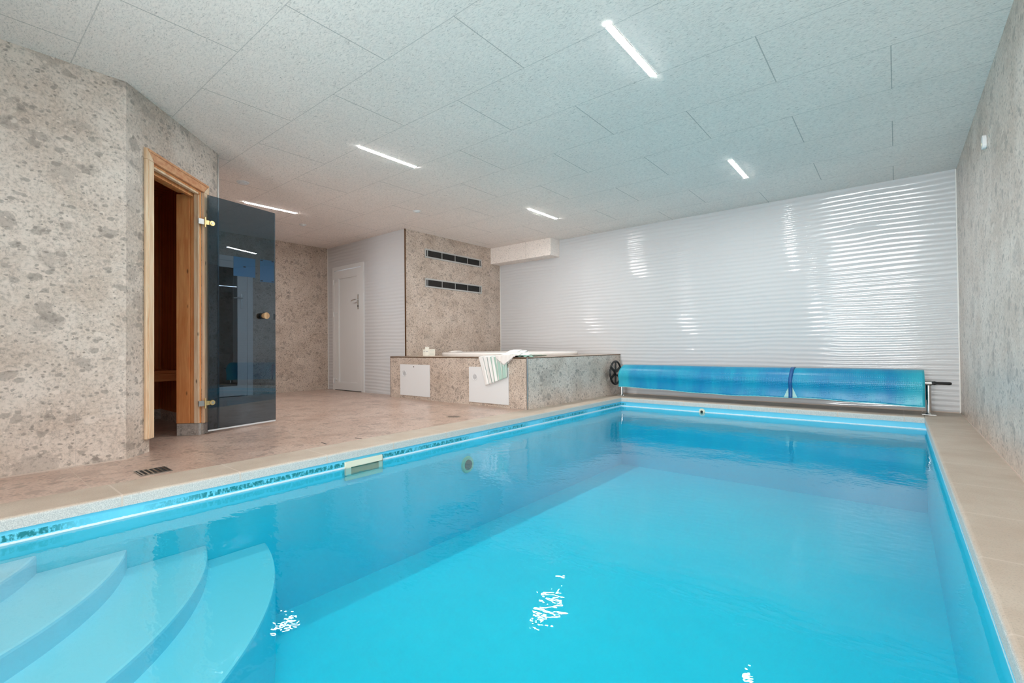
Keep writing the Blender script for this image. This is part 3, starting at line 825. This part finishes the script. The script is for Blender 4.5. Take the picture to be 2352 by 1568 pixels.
# tub
tb = thing('hot_tub', 'white acrylic hot tub set into the stone tiled surround', 'hot tub', (TCX, TCY, .12))
m = MB(); prof = [(.930, ZS+.002), (.934, ZS+.030), (.922, ZS+.048), (.895, ZS+.055), (.850, ZS+.050), (.815, ZS+.030), (.80, ZS-.01), (.76, .30), (.70, .16), (.30, .13)]
rings = [sup(r_, e=2.5 if r_ > .8 else 2.3) for r_, z in prof]
vs = [Vector((x, y, z)) for (r_, z), R2 in zip(prof, rings) for x, y in R2]; n = 72
fs = [(a*n+i, a*n+(i+1) % n, (a+1)*n+(i+1) % n, (a+1)*n+i) for a in range(len(prof)-1) for i in range(n)] + [tuple(range((len(prof)-1)*n, len(prof)*n))]
m._add(vs, fs); m.build('shell', ACRYL, tb, smooth=True)
for ang, w_ in ((200, .14), (235, .14), (120, .14)):
    a = math.radians(ang); px, py = TCX+.86*math.cos(a), TCY+.86*math.sin(a)
    tt = Vector((-math.sin(a), math.cos(a), 0)); rr = Vector((math.cos(a), math.sin(a), 0)); P = []
    for i in range(9):
        for_ = []
        for k in range(9):
            th = math.pi*k/8; al = (i/8-.5)*2
            hh = .026*math.sqrt(max(0, 1-al**4))
            for_.append(Vector((px, py, ZS+.050)) + tt*al*w_ + rr*.045*math.cos(th) + Vector((0, 0, math.sin(th)*hh)))
        P.append(for_)
    MB().grid(P).build('headrest', ACRYL, tb, smooth=True)
# access hatches
def hatch(x0_, x1_, z0_, z1_, gx, gz, label, key=None, group='white access hatches in the tub surround'):
    t = thing('access_hatch', label, 'access hatch', ((x0_+x1_)/2, YS, z0_), group)
    yy = YS-.0005
    pl = MB().box(x0_, x1_, yy-.010, yy, z0_, z1_).build('plate', HATCH, t, bevel=.0015)
    ring_ = MB(); pts = [(gx+.042*math.cos(2*math.pi*k/32), yy-.0125, gz+.042*math.sin(2*math.pi*k/32)) for k in range(32)]
    ring_.tube(pts, .0035, 8, closed=True).build('vent_ring', HATCH, t, smooth=True)
    MB().cyl((gx, yy-.0101, gz), (gx, yy-.0115, gz), .029, seg=28).build('vent_back', plain('vent_grey', sr(170, 170, 172), .5), t)
    for k in range(5):
        zz = gz+(k-2)*.0105; hw = math.sqrt(.027**2-(zz-gz)**2)
        MB().box(gx-hw, gx+hw, yy-.0135, yy-.0117, zz-.0022, zz+.0022).build('vent_slat', HATCH, t)
    if key: MB().cyl((key[0], yy-.0101, key[1]), (key[0], yy-.013, key[1]), .008, seg=16).build('keyhole', BLACK, t)
hatch(-5.493, -4.862, .045, .478, -5.395, .351, 'square white access hatch with keyhole at the left end of the tub surround', (-5.187, .447))
hatch(-4.124, -3.487, .036, .470, -4.022, .346, 'square white access hatch behind the hanging towel on the tub surround')

# ================================================================ TOWEL
P = []; NU, NV = 56, 34
tl = [(-3.951, .597), (-3.90, .592), (-3.60, .592), (-3.452, .592)]
for i in range(NU+1):
    u = i/NU; row = []
    for j in range(NV+1):
        v = j/NV
        # v 0..0.35 lies over the rim and the slab, then hangs down the front
        if v < .35:
            q = v/.35
            x = -3.92 + .45*u + .12*(1-q)
            y = 4.80 - q*(4.80-4.196)
            dd = math.hypot(x-TCX, y-TCY)
            lift = .066*max(0, min(1, (1.02-dd)/.10))
            z = ZS+.012+lift
            if dd < .80: z -= (.80-dd)*.9
            z += .006*math.sin(u*26+q*3)
        else:
            q = (v-.35)/.65
            xt = -3.945+.445*u; xb = -3.826+.345*u
            x = xt + (xb-xt)*q
            zb = .243+.115*u
            z = ZS+.004 - q*(ZS-zb)
            y = 4.192 - .012*q + .010*math.sin(u*34+q*1.5)*min(1, q*3)*(0.35+u)
            y = min(y, 4.1885)
        row.append(Vector((x, y, z)))
    P.append(row)
tw = thing('towel', 'white and sage striped hammam towel hanging over the tub surround edge', 'towel', (-3.7, 4.18, .25))
mtw = MB().grid(P)
um = {}
for i in range(NU+1):
    for j in range(NV+1):
        c_ = P[i][j]; um[(round(c_.x, 5), round(c_.y, 5), round(c_.z, 5))] = (i/NU, j/NV)
cloth = mtw.build('cloth', TOWEL, tw, smooth=True, uv=lambda p: um.get((round(p.x, 5), round(p.y, 5), round(p.z, 5)), (0, 0)), solid=-.003)
# lace flap folded over the edge
P = []
for i in range(25):
    u = i/24; row = []
    for j in range(11):
        v = j/10
        x = -3.66 + .30*u
        drop = (1-abs(u-.42)*1.9 if u < .95 else .02); drop = max(.06, drop)
        if v < .4:
            y = 4.47-(v/.4)*.285; z = ZS+.024+.055*max(0, min(1, (1.0-math.hypot(x-TCX, y-TCY))/.09))
        else:
            q = (v-.4)/.6; y = 4.176+.003*math.sin(u*30); z = ZS+.020-q*.105*drop - .006*abs(math.sin(u*38))*q
        row.append(Vector((x, y, z)))
    P.append(row)
MB().grid(P).build('lace_border', LACE, tw, smooth=True, solid=-.002, label='cream crochet border')
for k in range(16):
    u = .05+k*.055; drop = max(.06, 1-abs(u-.42)*1.9)
    x = -3.66+.30*u; z0_ = ZS+.018-.105*drop
    MB().tube([(x, 4.175, z0_), (x+.002, 4.174, z0_-.012), (x-.001, 4.175, z0_-.024)], [.003, .0022, .0012], 6).build('tassel', LACE, tw, smooth=True)
# back corner of the towel trailing along the rim to the right
P = []
for i in range(21):
    u = i/20; row = []
    for j in range(7):
        v = j/6
        x = -3.50+.26*u; y = 4.235+.05*u+(.26-.17*u)*v
        lift = .055*max(0, min(1, (1.02-math.hypot(x-TCX, y-TCY))/.10))
        row.append(Vector((x, y, ZS+.010+lift+.006*math.sin(u*22+v*3)+.012*(1-u))))
    P.append(row)
MB().grid(P).build('towel_end', [plain('sage_cloth', sr(150, 190, 176), .9)], tw, smooth=True, solid=-.003, label='sage green end of the towel')

# ================================================================ SMALL BOXES ON THE TUB TOP
def pack(x, y, z, w_, dth, h, yaw, label, stripes):
    t = thing('soap_pack', label, 'bath product', (x, y, z), 'small white packs on the tub surround')
    c_, s2 = math.cos(yaw), math.sin(yaw)
    T = lambda p: Vector((x+p.x*c_-p.y*s2, y+p.x*s2+p.y*c_, z+p.z))
    MB().box(-w_/2, w_/2, -dth/2, dth/2, 0, h, T).build('carton', plain('cream_card', sr(236, 232, 220), .5), t, bevel=.003)
    if stripes:
        for k in range(4):
            zz = h*(.2+.18*k)
            MB().box(-w_*.38, w_*.38, -dth/2-.001, -dth/2-.0003, zz, zz+.004, T).build('stripe', plain('sage_print', sr(178, 188, 176), .6), t)
    else:
        MB().box(-w_*.3, w_*.3, -dth/2-.001, -dth/2-.0003, h*.62, h*.75, T).build('stripe', plain('grey_print', sr(190, 190, 186), .6), t)
yaw = math.radians(40)
pack(-5.315, 4.55, ZS+.0005, .060, .05, .098, yaw, 'cream card pack standing left of its striped neighbour on the tub surround', False)
pack(-5.262, 4.60, ZS+.0005, .085, .05, .098, yaw, 'cream card pack printed with grey green stripes, rightmost on the tub surround', True)
pack(-5.385, 4.565, ZS+.0005, .050, .04, .098, yaw, 'pale green white pack standing behind the others on the tub surround', False)
pack(-5.325, 4.56, ZS+.099, .055, .045, .034, yaw, 'small pale block lying on top of the cream packs', False)

# ================================================================ COVER REEL
AX_Y, AX_Z = 6.22, .285
rl = thing('cover_reel', 'stainless steel pool cover reel with black handwheel at the far end of the pool', 'cover reel', (-1.42, AX_Y, 0))
MB().cyl((-3.13, AX_Y, .315), (.245, AX_Y, .315), .022, seg=20).build('axle', STEEL, rl, smooth=True)
for x, side in ((-3.055, 0), (.238, 1)):
    MB().cyl((x, AX_Y, .008), (x, AX_Y, .292), .021, seg=24).build('post', CHROME, rl, smooth=True)
    bp = MB().box(x-.055, x+.055, AX_Y-.05, AX_Y+.05, .0003, .0075).build('base_plate', STEEL, rl, bevel=.002)
    MB().cyl((x, AX_Y, .0076), (x, AX_Y, .022), .032, .026, 24).build('flange', STEEL, rl, smooth=True)
    for sx in (-.042, .042):
        MB().cyl((x+sx, AX_Y-.036, .0076), (x+sx, AX_Y-.036, .014), .007, seg=8).build('bolt', STEEL, bp)
MB().cyl((.215, AX_Y, .315), (.262, AX_Y, .315), .026, seg=20).build('bearing', STEEL, rl, smooth=True)
hg = MB().tube([(.2625, AX_Y, .315), (.285, AX_Y, .315), (.30, AX_Y, .315), (.395, AX_Y, .314), (.408, AX_Y, .314)], [.017, .019, .0145, .0145, .010], 16)
hg.build('handle_grip', BLACK, rl, smooth=True, label='black rubber handle grip')
# handwheel
wx = -3.150; wz = .325; wr = .165
m = MB(); m.tube([(wx, AX_Y+wr*math.cos(2*math.pi*k/40), wz+wr*math.sin(2*math.pi*k/40)) for k in range(40)], .0145, 10, closed=True)
hw_ = m.build('handwheel', BLACK, rl, smooth=True, label='black spoked handwheel')
for k in range(6):
    a = 2*math.pi*k/6+.5
    dy, dz = math.cos(a), math.sin(a)
    m = MB(); w0, w1 = .030, .040
    n_ = Vector((0, -dz, dy)); c0 = Vector((wx, AX_Y, wz)); e_ = Vector((0, dy, dz))
    vv = [c0+e_*.03-n_*w1*.5, c0+e_*(wr-.008)-n_*w0*.5, c0+e_*(wr-.008)+n_*w0*.5, c0+e_*.03+n_*w1*.5]
    m._add([v-Vector((.006, 0, 0)) for v in vv]+[v+Vector((.006, 0, 0)) for v in vv], [(0, 1, 2, 3), (7, 6, 5, 4), (0, 4, 5, 1), (1, 5, 6, 2), (2, 6, 7, 3), (3, 7, 4, 0)])
    m.build('spoke', BLACK, hw_)
MB().cyl((wx-.014, AX_Y, wz), (wx+.014, AX_Y, wz), .036, .036, 24).build('hub', BLACK, hw_, smooth=True)
# the rolled bubble cover
P = []; NX = 140
def edge_z(u): return .140-.046*u + .006*math.sin(u*11)+.003*math.sin(u*37) - .012*math.sin(math.pi*min(1, u*1.5))
def cover_section(u, off=0.0):
    """outer turn: up the back of the roll, over the top and hanging free down the front"""
    r0 = .150 - off
    out = []
    for k in range(30):
        a = -1.25 + (math.pi+1.25)*k/29      # from low at the back, over the top, to the front
        out.append((AX_Y+r0*math.cos(a), AX_Z+.004+r0*math.sin(a)*(1.0 if math.sin(a) > 0 else .95)))
    ze = edge_z(u)+off*.3
    for k in range(1, 13):
        q = k/12; out.append((AX_Y-r0+.012*math.sin(q*math.pi)+.010*q*q+.003*math.sin(u*60+q*2)*q, (AX_Z+.004)*(1-q)+ze*q))
    return out
for i in range(NX+1):
    u = i/NX; x = -3.035+u*(3.035+.207)
    sec = cover_section(u); shrink = 1-.10*max(0, 1-u/.012)**2
    dip = .006*math.sin(u*8+1)
    P.append([Vector((x + (.035*(max(0, z-AX_Z)/.15)**2 if u < .02 else 0)*(1-u/.02 if u < .02 else 0), y, z+(dip*.4 if z > AX_Z else 0))) for y, z in sec])
cv = thing('pool_cover', 'blue bubble pool cover rolled up on the reel in front of the white wall', 'pool cover', (-1.42, AX_Y, .10))
MB().grid(P).build('outer_turn', COVER, cv, smooth=True, solid=-.004)
for rad in (.138, .115, .090, .065):
    P = []
    for i in range(2):
        x = (-3.015, .197)[i]
        P.append([Vector((x, AX_Y+rad*math.cos(2*math.pi*k/40), AX_Z+rad*math.sin(2*math.pi*k/40)*1.0)) for k in range(41)])
    MB().grid(P).build('inner_turn', COVER, cv, smooth=True, solid=-.004)
# pale cut edge of the cover
P = []
for i in range(NX+1):
    u = i/NX; x = -3.035+u*(3.035+.207); y, z = cover_section(u)[-1]
    h_ = .0035+.0025*(i % 2)
    P.append([Vector((x, y-.0045, z+h_)), Vector((x, y-.0045, z-.002)), Vector((x, y+.003, z-.002))])
MB().grid(P).build('cut_edge', plain('cover_edge', sr(120, 205, 215), .4), cv, label='pale cut edge of the cover')
P = []
for x in (-.950, -.912):
    sec = cover_section((x+3.035)/3.242, -.009)
    P.append([Vector((x+.012*math.sin(max(0, z-.3)/.14*1.4), y-(.003 if z < AX_Z else 0), z+.002)) for y, z in sec])
MB().grid(P).build('strap', STRAP, cv, smooth=True, solid=.003, label='dark blue tie strap')
